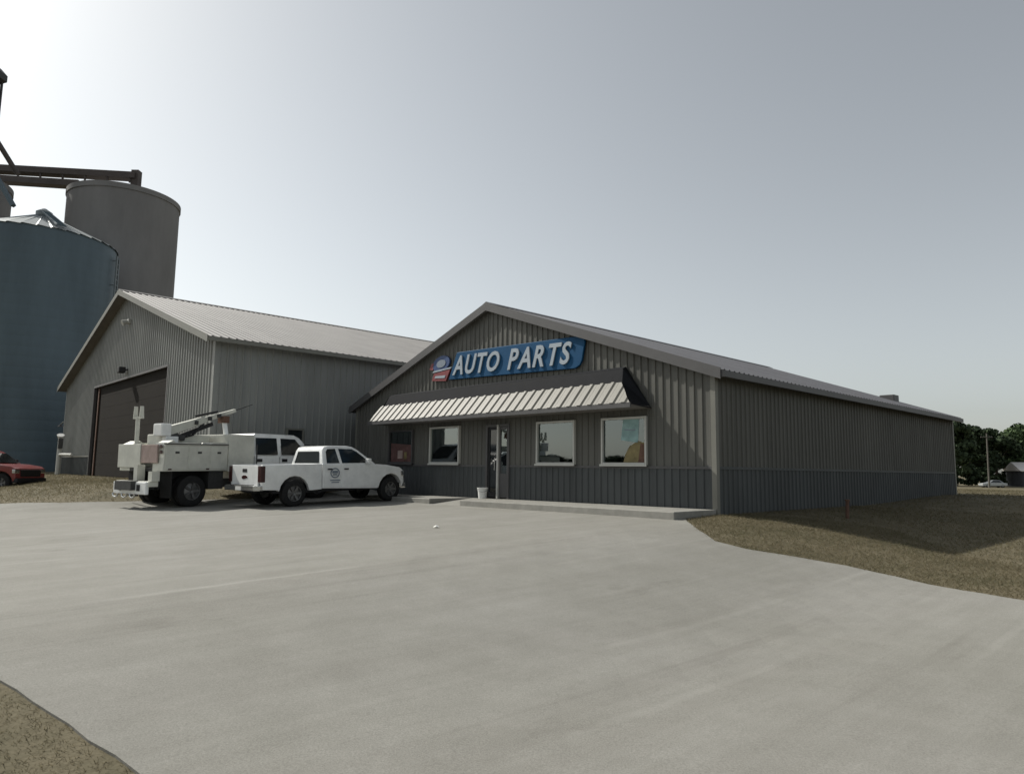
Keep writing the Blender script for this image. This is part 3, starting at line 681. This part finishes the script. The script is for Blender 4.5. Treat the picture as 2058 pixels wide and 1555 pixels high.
def pickup(name, label, cat, paint, decal=True, group=None):
    R = thing(name, label, cat, (0,0,0), 0, group)
    HWD = .95; rw = .39; wb = 3.55
    def ext(name, pts, wf, m, parent=R, bev=.03, y0=None, y1=None, seg=3, smooth=True):
        """side outline pushed across the width; wf(x, z) gives the half width"""
        mb_ = MB(); n = len(pts)
        L_ = [(x, wf(x,z) if y1 is None else y1, z) for x, z in pts]; Rr = [(x, -wf(x,z) if y0 is None else y0, z) for x, z in pts]
        mb_.add(Rr+L_, [tuple(range(n)), tuple(range(2*n-1,n-1,-1))]+[(i,n+i,n+(i+1)%n,(i+1)%n) for i in range(n)])
        return mb_.build(name, m, parent, smooth=smooth, bev=bev, seg=seg)
    wf = lambda x, z: HWD-.035*max(0, (z-.95)/.3)-.10*max(0, (x-3.55)/.65)**2-.02*max(0, (.6-z)/.15)
    # cab and front end
    fr = [(.94,.50),(.94,1.245),(2.72,1.225),(3.35,1.19),(3.95,1.10),(4.12,1.00),(4.16,.62),(4.08,.46)]+arch(wb,.40,.50,.12,math.pi-.12)+[(3.0,.44),(2.9,.44)]
    ext('body', fr, wf, paint)
    # bed
    bo = [(-1.04,.52),(-1.04,1.235),(.92,1.245),(.92,.48),(.62,.46)]+arch(0,.40,.50,.12,math.pi-.12)+[(-.56,.50)]
    for sgn in (-1, 1):
        ext('bed_side', bo, wf, paint, bev=.02, y0=-HWD+.02 if sgn < 0 else HWD-.15, y1=-HWD+.15 if sgn < 0 else HWD-.02)
    MB().box(-1.0,.9,-.78,.78,.66,.70).build('bed_floor', BLACK, R); MB().box(.84,.90,-.80,.80,.70,1.22).build('bed_front', paint, R)
    # tailgate with handle and emblem
    tg = MB().box(-1.085,-1.03,-.76,.76,.60,1.225).build('tailgate', paint, R, bev=.015)
    MB().box(-1.092,-1.08,-.13,.13,1.02,1.12).build('handle', BLACK, tg)
    MB().prism([(-1.094,-.16,.86),(-1.094,-.05,.84),(-1.094,.05,.82),(-1.094,.16,.84),(-1.094,.16,.90),(-1.094,.05,.93),(-1.094,-.05,.93),(-1.094,-.16,.90)],(.012,0,0)).build('emblem', LAMP, tg)
    for sgn in (-1, 1):
        y0, y1 = sorted((sgn*.775, sgn*.948))
        MB().box(-1.10,-.955,y0,y1,.74,1.20).build('tail_lamp', LAMP, R, bev=.02)
        y0, y1 = sorted((sgn*.62, sgn*.90)); MB().box(4.0,4.15,y0,y1,.80,.98).build('headlight', CHROME, R, bev=.03)
    b_ = MB().prism([(-1.27,-.86,.50),(-1.27,.86,.50),(-1.10,.93,.50),(-1.0,.93,.50),(-1.0,-.93,.50),(-1.10,-.93,.50)],(0,0,.15)).build('rear_bumper', CHROME, R, bev=.02)
    MB().box(-1.25,-1.02,-.55,.55,.652,.662).build('step_pad', BLACK, b_); MB().box(-1.285,-1.272,-.16,.16,.51,.62).build('licence_plate', PLASTIC, b_)
    MB().box(3.98,4.26,-.86,.86,.40,.60).build('front_bumper', CHROME if decal else BLACK, R, bev=.05)
    MB().box(4.10,4.175,-.58,.58,.66,.96).build('grille', BLACK, R, bev=.02)
    # cab top
    def cw(x, z): return .905-.19*max(0, (z-1.22)/.56)
    ct = [(.95,1.22),(1.02,1.66),(1.08,1.76),(1.25,1.80),(1.95,1.80),(2.15,1.765),(2.32,1.68),(2.97,1.21)]
    ext('cab', ct, cw, paint, bev=.04)
    def panew(name, pts, m=VGLASS, parent=R):                        # both flanks
        for sgn in (-1, 1):
            MB().prism([(x, sgn*(cw(x,z)+.006), z) for x, z in pts], (0, -sgn*.02, 0)).build(name, m, parent)
    panew('side_window', [(1.10,1.26),(1.13,1.62),(1.20,1.70),(1.48,1.71),(1.56,1.26)])
    panew('side_window', [(1.66,1.26),(1.60,1.71),(2.10,1.70),(2.28,1.61),(2.74,1.26)])
    MB().add([(.958+.057*k-.012, y, 1.27+.36*k) for k, y in ((0,-.70),(0,.70),(1,.60),(1,-.60))], [(0,1,2,3)]).build('rear_window', VGLASS, R)
    def ws(k, y): return (2.95-.61*k+.012, y, 1.245+.44*k+.012)
    MB().add([ws(0,-.78), ws(0,.78), ws(.96,.66), ws(.96,-.66)], [(0,1,2,3)]).build('windscreen', VGLASS, R)
    # doors: thin plates with a gap round each, handles
    for sgn in (-1, 1):
        for pts in ([(1.60,.52),(1.60,1.21),(2.74,1.21),(2.90,.95),(2.90,.52)], [(1.0,.56),(1.0,1.21),(1.585,1.21),(1.585,.52),(1.05,.52)]):
            dr_ = MB().prism([(x, sgn*(wf(x,z)+.008), z) for x, z in pts], (0, -sgn*.05, 0)).build('door', paint, R, bev=.006, seg=2)
            hx = pts[0][0]+.10
            MB().box(hx,hx+.16,*sorted((sgn*(HWD-.0), sgn*(HWD+.02))),1.06,1.10).build('handle', BLACK, dr_)
        MB().box(2.50,2.62,*sorted((sgn*.94, sgn*1.13)),1.24,1.40).build('mirror', paint if sgn < 0 else BLACK, R, bev=.03)
        MB().box(-.62,4.0,*sorted((sgn*.60, sgn*.80)),.40,.52).build('sill', BLACK, R)
        for ax in (0, wb):                                            # dark inner arch liner
            MB().box(ax-.50,ax+.50,*sorted((sgn*.45, sgn*.70)),.42,.92).build('wheel_arch', BLACK, R)
            wheel(R, ax, sgn*(HWD-.15), rw, .26, sgn, .235)
    if decal:                                                          # round trade mark on the rear door
        y = -(HWD-.005)-.006
        m_ = MB()
        for i in range(24):
            a0, a1 = 2*math.pi*i/24, 2*math.pi*(i+1)/24
            f_ = lambda r, a: (1.37+r*1.1*math.cos(a), y, .96+r*math.sin(a))
            m_.add([f_(.155,a0),f_(.155,a1),f_(.12,a1),f_(.12,a0)], [(0,1,2,3)])
        m_.box(1.27,1.47,y-.001,y+.001,.95,1.03); m_.box(1.29,1.45,y-.001,y+.001,.89,.93)
        m_.box(1.20,1.56,y-.001,y+.001,.72,.755); m_.box(1.24,1.52,y-.001,y+.001,.66,.69)
        m_.build('door_decal', DECAL, R)
    MB().box(-.95,3.9,-.42,.42,.42,.60).build('chassis', BLACK, R)
    return R

def heading(d):
    a = math.radians(d); return (N.x*math.cos(a)-N.y*math.sin(a), N.x*math.sin(a)+N.y*math.cos(a))
def place(o, near, half, d=None, ang=None, pitch=0., z=None):
    """near = ground contact of the near (right) rear wheel"""
    if ang is None: h = heading(d); ang = math.atan2(h[1], h[0])
    off = Vector((-math.sin(ang), math.cos(ang), 0))*half
    o.location = Vector(near)+off; o.rotation_euler = (0, -pitch, ang)

pk = pickup('pickup_truck', 'white extended cab pickup with round door decal parked nose to the shop', 'pickup truck', PAINT)
place(pk, (-6.43, 20.84, -.195), .83, 5, None, .026)
rp = pickup('pickup_truck', 'red pickup nose at the left edge in front of the grain bin', 'pickup truck', RED, False)
rp.location = (-25.4, 31.4, hgt(-25.4, 31.4)-.02); rp.rotation_euler = (0, 0, math.radians(-4))

def bucket_truck():
    R = thing('bucket_truck', 'old white utility truck with folded boom and service body beside the pickup', 'utility truck', (0,0,0), 0)
    H = 1.2; rw = .46
    MB().box(-1.5,5.6,-.45,.45,.52,.78).build('chassis', STEELD, R)
    # service body: side cabinets, deck and load between
    for sgn in (-1, 1):
        y0, y1 = sorted((sgn*.62, sgn*H))
        c = MB().prism([(-1.0,y0,1.06),(1.08,y0,1.06),(1.08,y0,1.93),(.55,y0,1.93),(.50,y0,1.88),(-.62,y0,1.90),(-.72,y0,1.97),(-.95,y0,1.86)],(0,y1-y0,0)).build('side_cabinet', PAINTD, R, bev=.02)
        for k, (x0, x1) in enumerate(((-.93,-.25),(-.22,.46),(.49,1.05))):
            dd = MB().box(x0,x1,*sorted((sgn*(H-.01), sgn*(H+.015))),1.10,1.82).build('cabinet_door', PAINTD, c, bev=.014, seg=1)
            MB().box((x0+x1)/2-.06,(x0+x1)/2+.06,*sorted((sgn*(H+.012), sgn*(H+.03))),1.58,1.64).build('latch', STEELD, c)
        # round lamps on the cabinet's rear face
        for z in (1.62, 1.78): MB().tube((-1.0,sgn*1.08,z),(-1.03,sgn*1.08,z),.055).build('tail_lamp', LAMP, c)
        MB().box(-.80,.95,*sorted((sgn*.35, sgn*.52)),.55,1.06).build('inner_fender', BLACK, R)
        MB().box(-.72,-.69,*sorted((sgn*.62, sgn*1.18)),.28,1.05).build('mud_flap', RUBBER, R)
        MB().box(.55,1.05,*sorted((sgn*.55, sgn*1.05)),.50,1.04).build('under_box', STEELD, R)
        wheel(R, 0, sgn*.99, rw, .24, sgn, .27, 5); wheel(R, 0, sgn*.70, rw, .24, sgn, .27, 5); wheel(R, 4.75, sgn*1.0, rw, .26, sgn, .27, 5)
    MB().box(-1.0,1.08,-.60,.60,1.06,1.16).build('deck', STEELD, R)
    MB().box(-.55,.98,-.35,.55,1.16,2.17).build('compressor_box', PAINTD, R, bev=.03)
    MB().box(-.6,-.2,-.58,-.38,1.90,2.10).build('hose_box', PAINT, R, bev=.02)
    # rear: pale corner panel, faded gate, tail shelf with lamps and hooks
    MB().box(-1.06,-1.003,-.05,1.22,1.16,1.86).build('rear_panel', PAINTD, R, bev=.015)
    MB().box(-1.05,-1.004,-.95,-.07,1.30,1.84).build('rear_gate', PINK, R, bev=.015)
    MB().prism([(-1.30,-1.05,.62),(-1.30,.78,.62),(-1.02,.98,.62),(-1.02,-1.05,.62)],(0,0,.16)).build('tail_shelf', PAINTD, R, bev=.02)
    tb = MB().box(-1.36,-1.26,-1.0,.80,.40,.76).build('rear_bumper', PAINT, R, bev=.03)
    for y in (-.62, .40): MB().box(-1.385,-1.36,y-.07,y+.07,.50,.68).build('tail_lamp', BLACK, tb)
    m = MB()
    for y in (-.35, .1, .6):
        pr = [(y-.14,.42),(y-.12,.34),(y,.30),(y+.12,.34),(y+.14,.42)]
        for (a, za), (b, zb) in zip(pr, pr[1:]): m.tube((-1.39,a,za),(-1.39,b,zb),.025)
    m.build('tow_hooks', CHROME, tb)
    MB().box(-1.25,-1.02,-1.1,-.9,.78,1.06).build('step', PAINTD, R); MB().box(-1.25,-1.02,-.3,-.1,.78,1.25).build('step', PAINTD, R)
    # cone post: upright with crossbar and two prongs
    cpst = MB().tube((-1.0,.30,1.80),(-1.0,.30,2.66),.06).build('cone_post', PAINTD, R)
    MB().bar((-1.0,.02,2.66),(-1.0,.52,2.66),.07).build('crossbar', PAINTD, cpst)
    for y in (.10, .44): MB().tube((-1.0,y,2.69),(-1.0,y,3.0),.065,.05).build('prong', PAINTD, cpst)
    # boom: turret, head box, lower boom, upper boom, cylinder, hoses
    tu = MB().tube((-.15,-.1,1.16),(-.15,-.1,2.22),.22,.18).build('turret', STEELD, R)
    bm_ = MB(); A = Vector((-.45,-.35,2.26)); B = Vector((1.85,-.35,3.02))
    t_ = (B-A).normalized(); nz = Vector((0,1,0)).cross(t_)*-1
    def sec(p, h, w): return [p+nz*h/2+Vector((0,-w/2,0)), p+nz*h/2+Vector((0,w/2,0)), p-nz*h/2+Vector((0,w/2,0)), p-nz*h/2+Vector((0,-w/2,0))]
    st = [sec(A,.27,.24), sec(A.lerp(B,.5),.21,.20), sec(A.lerp(B,.55),.15,.17), sec(B,.10,.13)]
    vs_ = [q_ for s_ in st for q_ in s_]
    fs_ = [(4*k+i,4*k+(i+1)%4,4*k+4+(i+1)%4,4*k+4+i) for k in range(3) for i in range(4)]+[(3,2,1,0),(12,13,14,15)]
    bo_ = bm_.add(vs_, fs_).build('boom', PAINTD, R, bev=.015)
    MB().box(-.75,-.43,-.58,-.12,2.10,2.48).build('boom_head', PAINT, bo_, bev=.04)
    MB().bar(A.lerp(B,.08)-nz*.28,A.lerp(B,.62)-nz*.20,.10,.12).build('lift_cylinder', BLACK, bo_)
    MB().tube(A.lerp(B,.42)+nz*.19,A.lerp(B,.74)+nz*.13,.035).build('hose', BLACK, bo_)
    for k in (.38, .58, .72): MB().box(*[v_ for c_, r_ in zip(A.lerp(B,k), (.05,.16,.06)) for v_ in (c_-r_, c_+r_)]).build('clamp', STEELD, bo_)
    MB().bar(A.lerp(B,.0)-nz*.10, A.lerp(B,.18)-nz*.36,.22,.16).build('knuckle', STEELD, bo_)
    MB().tube(B-t_*.05, B+t_*.7+nz*.02, .02, .012, 8).build('jib_rod', BLACK, bo_)
    for dy in (-.04, .05):                                            # sagging hydraulic hoses from turret to boom
        pp = [Vector((-.15,-.1+dy,2.2)), Vector((.0,-.3+dy,2.05)), Vector((.35,-.42+dy,2.16)), A.lerp(B,.48)+Vector((0,-.13+dy,-.1))]
        hm = MB(); [hm.tube(a_, b_, .022, n=7) for a_, b_ in zip(pp, pp[1:])]; hm.build('hose', BLACK, bo_)
    for x0 in (-.85, .35): MB().box(x0,x0+.10,-1.226,-1.20,1.10,1.14).build('side_marker', LAMP, R)
    MB().box(-1.0,1.08,-1.235,-1.195,1.845,1.875).build('drip_rail', STEELD, R)
    MB().tube((2.15,-1.19,1.25),(2.15,-1.19,1.9),.018).build('grab_handle', STEELD, R)
    # boom rest
    br_ = MB().tube((1.38,-.62,2.18),(1.38,-.50,2.60),.075).build('boom_rest', PAINT, R)
    MB().box(1.30,1.48,-.62,-.25,2.58,2.80).build('rest_saddle', RUST, br_)
    # cab
    def cw(x, z): return 1.0-.13*max(0, (z-1.5)/.72)
    def ext(name, pts, wf, m, bev=.05):
        n = len(pts); mb_ = MB()
        mb_.add([(x,-wf(x,z),z) for x, z in pts]+[(x,wf(x,z),z) for x, z in pts], [tuple(range(n)), tuple(range(2*n-1,n-1,-1))]+[(i,n+i,n+(i+1)%n,(i+1)%n) for i in range(n)])
        return mb_.build(name, m, R, smooth=True, bev=bev, seg=3)
    cwl = lambda x, z: 1.18
    MB().box(1.12,2.06,-1.17,1.17,1.02,2.20).build('utility_box', PAINTD, R, bev=.03)
    ext('cab', [(2.08,.62),(2.08,2.16),(2.2,2.26),(3.75,2.24),(3.98,2.14),(4.55,1.56),(5.65,1.40),(5.82,1.2),(5.82,.66),(5.3,.62)]+arch(4.75,.50,.58,.15,math.pi-.15)+[(4.1,.6)], lambda x, z: 1.14-.15*max(0,(z-1.5)/.75), PAINT)
    cs = lambda z: 1.14-.15*max(0,(z-1.5)/.75)
    for sgn in (-1, 1):
        for pts in ([(2.20,1.56),(2.20,2.12),(3.02,2.12),(3.02,1.56)], [(3.18,1.56),(3.18,2.12),(3.78,2.10),(4.30,1.56)]):
            MB().prism([(x, sgn*(cs(z)+.006), z) for x, z in pts], (0,-sgn*.02,0)).build('side_window', VGLASS, R)
        for x0, x1 in ((2.12,3.06),(3.12,4.15)):
            d_o = MB().box(x0,x1,*sorted((sgn*1.10, sgn*1.15)),.70,1.52).build('door', PAINT, R, bev=.008)
            MB().box(x0+.06,x0+.26,*sorted((sgn*1.15, sgn*1.175)),1.33,1.43).build('handle', BLACK, d_o)
        MB().box(4.05,4.2,*sorted((sgn*1.16, sgn*1.36)),1.60,1.92).build('mirror', BLACK, R, bev=.03)
    def ws(k, y): return (4.55-.57*k+.014, y, 1.57+.58*k+.014)
    MB().add([ws(.03,-.98), ws(.03,.98), ws(.94,.86), ws(.94,-.86)], [(0,1,2,3)]).build('windscreen', VGLASS, R)
    MB().box(5.75,6.0,-1.1,1.1,.45,.72).build('front_bumper', CHROME, R, bev=.04)
    MB().box(5.80,5.85,-.7,.7,.8,1.2).build('grille', BLACK, R)
    return R
bt = bucket_truck()
place(bt, (-9.55, 21.15, -.255), 1.11, 13, None, .018)

# ---------------------------------------------------------------- small things
p = world_ab(7.98, .42); 
t = thing('plastic_bucket', 'small white plastic bucket standing by the shop door', 'bucket', (p.x, p.y, .062), 0)
MB().lathe((0,0,0),(0,0,1),[(0,0),(0,.125),(.30,.155),(.30,.168),(.335,.168),(.335,.148),(.03,.118),(.03,0)],28).build('tub', PLASTIC, t, smooth=True)
m = MB(); hp = [(.165*math.cos(a), .03, .31-.12*math.sin(a)) for a in np.linspace(0, math.pi, 9)]
hp = [(.175*math.cos(a), -.172*math.sin(a), .31-.10*math.sin(a)) for a in np.linspace(0, math.pi, 9)]
for a_, b_ in zip(hp, hp[1:]): m.tube(a_, b_, .006, n=6)
m.build('handle', CHROME, t)
x, y = 8.59, 18.01
t = thing('rusty_stake', 'short rusty pipe stub in the grass beside the dark side wall', 'stake', (x, y, hgt(x,y)-.1), 0)
MB().tube((0,0,0),(.02,0,.52),.045).build('pipe', RUST, t); MB().tube((.02,0,.52),(.02,0,.56),.062).build('cap', RUST, t)
x, y = -1.5, 14.38
t = MB()
vs_ = [(.06*math.cos(a)*random.uniform(.6,1.3), .05*math.sin(a)*random.uniform(.6,1.3), random.uniform(0,.03)) for a in np.linspace(0,6.283,9)[:-1]]+[(0,0,.05),(.02,.01,-.002)]
t.add(vs_, [(i,(i+1)%8,8) for i in range(8)]+[((i+1)%8,i,9) for i in range(8)])
lo = t.build('litter', PAPER); lo.location = (x, y, hgt(x,y)+.012); tag(lo, 'tiny scrap of white paper lying alone on the concrete lot', 'litter')

# ---------------------------------------------------------------- far right: car, pole, house, trees
def zf(x, y): return hgt(x, y)-.02
cx_, cy_ = 90.6, 132.
car = thing('parked_car', 'small silver car parked far away on the green verge', 'car', (cx_, cy_, zf(cx_,cy_)), math.radians(172))
def sedan(R):
    n_ = [(-2.1,.35),(-2.15,.85),(-1.5,.92),(-1.0,.95),(1.0,.93),(1.9,.78),(2.15,.6),(2.1,.3)]
    w_ = .85
    MB().prism([(x,-w_,z) for x, z in n_],(0,2*w_,0)).build('body', CARM, R, bev=.06)
    g_ = [(-1.55,.90),(-.95,1.38),(.25,1.40),(1.05,.91)]
    k = len(g_)
    MB().add([(x,-.80+(.18 if z > 1 else 0),z) for x, z in g_]+[(x,.80-(.18 if z > 1 else 0),z) for x, z in g_], [tuple(range(k)),tuple(range(2*k-1,k-1,-1))]+[(i,k+i,k+(i+1)%k,(i+1)%k) for i in range(k)]).build('cabin', CARM, R, bev=.04)
    for sg in (-1,1):
        MB().prism([(-1.25,sg*.79,.97),(-.86,sg*.66,1.32),(.2,sg*.66,1.33),(.78,sg*.78,.97)],(0,sg*.03,0)).build('side_window', VGLASS, R)
        MB().box(1.95,2.16,*sorted((sg*.5,sg*.8)),.6,.75).build('headlight', WHITE, R)
        for ax in (-1.3,1.3): wheel(R, ax, sg*.75, .32, .2, sg, .2)
sedan(car)
x, y = 88.2, 129.5
pole = thing('utility_pole', 'weathered wooden utility pole in front of the far trees', 'pole', (x, y, zf(x,y)-.2), 0)
MB().tube((0,0,0),(.15,0,10.2),.17,.12,10).build('shaft', POLEM, pole); MB().bar((-1.0,0,9.5),(1.25,0,9.5),.12,.14).build('crossarm', POLEM, pole)
m = MB(); [m.tube((k,0,9.57),(k,0,9.75),.05) for k in (-.9,-.4,.7,1.1)]; m.build('insulators', STEELD, pole)
x, y = 115.2, 151.
hs_ = thing('far_house', 'dark walled house with white roof at the far right edge', 'house', (x, y, zf(x,y)-.2), math.radians(-14))
MB().box(-6,6,-4,4,0,3.6).build('wall', WALLH, hs_)
rfh = MB().prism([(-6.5,-4.6,3.5),(-6.5,0,5.4),(-6.5,4.6,3.5)],(13,0,0)).build('roof', ROOFW, hs_)
MB().box(-6.55,6.55,-4.7,-4.55,3.40,3.62).build('eave_board', ROOFW, rfh)
for xx in (-4.,0.,3.5):
    w_ = MB().box(xx-.6,xx+.6,-4.06,-4.0,1.2,2.5).build('window', WHITE, hs_); MB().box(xx-.5,xx+.5,-4.075,-4.062,1.3,2.4).build('pane', VGLASS, w_)

def crown_mesh(name, rad, hgt0, hgt1, nb, nl, ls, seed):
    g = np.random.default_rng(seed); P = []; F = []; k = 0
    C = []
    for i in range(nb):
        a = g.uniform(0, 2*np.pi); u = g.uniform(0, 1); rr_ = rad*math.sqrt(g.uniform(.02, 1))*(1-.55*abs(u-.42)/.58)
        C.append((rr_*math.cos(a), rr_*math.sin(a), hgt0+(hgt1-hgt0)*u, rad*g.uniform(.20, .40)))
    for (cx, cy, cz, cr_) in C:
        n = int(nl/nb)
        d = g.normal(size=(n, 3)); d /= np.linalg.norm(d, axis=1)[:, None]
        c = np.array([cx, cy, cz])+d*cr_*g.uniform(.55, 1.05, (n, 1))*np.array([1, 1, .75])
        t1 = g.normal(size=(n, 3)); t1 -= d*(t1*d).sum(1)[:, None]*.6; t1 /= np.linalg.norm(t1, axis=1)[:, None]
        t2 = np.cross(t1, d+g.normal(size=(n, 3))*.5); t2 /= np.linalg.norm(t2, axis=1)[:, None]
        s_ = ls*g.uniform(.6, 1.3, (n, 1))
        q = np.stack([c-t1*s_-t2*s_*.6, c+t1*s_-t2*s_*.6, c+t1*s_*.6+t2*s_*.8, c-t1*s_*.7+t2*s_*.7], 1).reshape(-1, 3)
        P.append(q); F.append(np.arange(k, k+4*n).reshape(-1, 4)); k += 4*n
    me = bpy.data.meshes.new(name); me.from_pydata(np.concatenate(P).tolist(), [], np.concatenate(F).tolist()); return me
CROWNS = [crown_mesh('crown', 5.2, 3.0, 12.5, 26, 4200, .36, s) for s in (1, 2, 3)]
for i, c in enumerate(CROWNS): c.materials.append(LEAF[i%2])
def trunk(h):
    m = MB().tube((0,0,-.3),(.2,.1,h*.55),.32,.20,9); 
    for k in range(5):
        a = k*1.3; m.tube((.15,.08,h*.35+k*.3),(2.2*math.cos(a),2.2*math.sin(a),h*.62+k*.35),.13,.05,7)
    return m.mesh('trunk', BARK)
TRUNK = trunk(12)
TL = ['dark tree in the far row nearest the shop rear corner', 'dark rounded tree in the far row just left of the utility pole', 'tree in the far row just behind the utility pole',
      'tree in the far row between the pole and the white roofed house', 'brighter green tree in the far row left of the white roofed house', 'taller bright green tree in the far row behind the white roofed house',
      'low dark tree in the far row at the right photo edge']
TP = [(88,140,1.0,0),(93.5,148,.98,1),(101,154,.98,0),(107.5,155,.96,2),(113,158,.98,1),(120,164,1.12,1),(126,160,1.05,0)]
for i, (x, y, s_, k) in enumerate(TP):
    t = thing('broadleaf_tree', TL[i], 'tree', (x, y, zf(x,y)), i*1.1, 'trees in the far row at right'); t.scale = (s_, s_, s_)
    link('trunk', TRUNK, t); link('crown', CROWNS[k], t)
# low brush under the far trees and a far wood elsewhere round the horizon (outside the frame, seen in reflections)
def belt(name, pos, cr_i, sz, zs=1.):
    P = []; F = []; k = 0
    me0 = [crown_mesh('tmp', 5.0, .2, 8.0, 16, 700, .62, 50+j) for j in range(3)]
    A = [np.array([v.co[:] for v in m_.vertices]) for m_ in me0]
    for j, (x, y) in enumerate(pos):
        a = A[j%3]*rng.uniform(.8, 1.25)*sz; c, s2 = math.cos(j), math.sin(j)
        q = np.stack([a[:,0]*c-a[:,1]*s2+x, a[:,0]*s2+a[:,1]*c+y, a[:,2]*zs+zf(x,y)], 1); P.append(q); n = len(q)//4
        F.append(np.arange(k, k+4*n).reshape(-1, 4)); k += 4*n
    for m_ in me0: bpy.data.meshes.remove(m_)
    me = bpy.data.meshes.new(name); me.from_pydata(np.concatenate(P).tolist(), [], np.concatenate(F).tolist()); me.materials.append(LEAF[cr_i])
    return kind(link(name, me), 'stuff')
belt('brush', [(84+i*3.4+rng.uniform(-1,1), 141+i*2.0+rng.uniform(-2,2)) for i in range(16)], 0, .42)
belt('far_wood', [(190*math.sin(a), 190*math.cos(a)) for a in np.radians(np.arange(42, 312, 2.6))]+[(150*math.sin(a), 150*math.cos(a)) for a in np.radians(np.arange(255, 312, 3.0))], 0, 1.25, .5)

# ---------------------------------------------------------------- grass
def blades(name, regions):
    Vv = []; n_tot = 0
    for (x0, x1, y0, y1, dens, h0, h1, w, ok) in regions:
        n = int((x1-x0)*(y1-y0)*dens)
        X = rng.uniform(x0, x1, n); Y = rng.uniform(y0, y1, n)
        for x, y in zip(X, Y):
            if not ok(x, y) or inside(LOTP, x+rng.normal(0,.05), y+rng.normal(0,.05)): continue
            z = hgt(x, y)-.025; a = rng.uniform(0, 6.283); h = rng.uniform(h0, h1); l = rng.uniform(.6, 2.0)*h; b_ = rng.uniform(0, 6.283)
            cx, cy = math.cos(a)*w, math.sin(a)*w
            Vv += [(x-cx, y-cy, z), (x+cx, y+cy, z), (x+math.cos(b_)*l, y+math.sin(b_)*l, z+h)]
    me = bpy.data.meshes.new(name); n = len(Vv)//3
    me.from_pydata(Vv, [], np.arange(3*n).reshape(-1, 3).tolist()); me.materials.append(BLADE)
    return kind(link(name, me), 'stuff')
def not_shop(x, y):
    a, b = ab(x, y); return not (-.08 < a < SW+.3 and -SL < b < .1) and x/y < .80
def vis(x, y): return -.80 < x/max(y, .1) < .80
def not_shed(x, y):
    a, b = ab(x, y); nn = BC-b; lat = a+AC
    return not (26.3 < lat < 51.7 and nn > 9.5) and vis(x, y)
blades('grass', [(3.6,9.2,7,17,700,.025,.065,.006,not_shop),(3.6,16,10,22,260,.025,.075,.009,not_shop),(10,30,16,44,60,.03,.09,.014,not_shop),
                 (-6.5,-.6,2.6,8.5,1700,.015,.04,.0035,vis),(-26,-7,20,33,150,.03,.09,.010,not_shed),(-32,-14,28,46,60,.03,.10,.016,not_shed)])
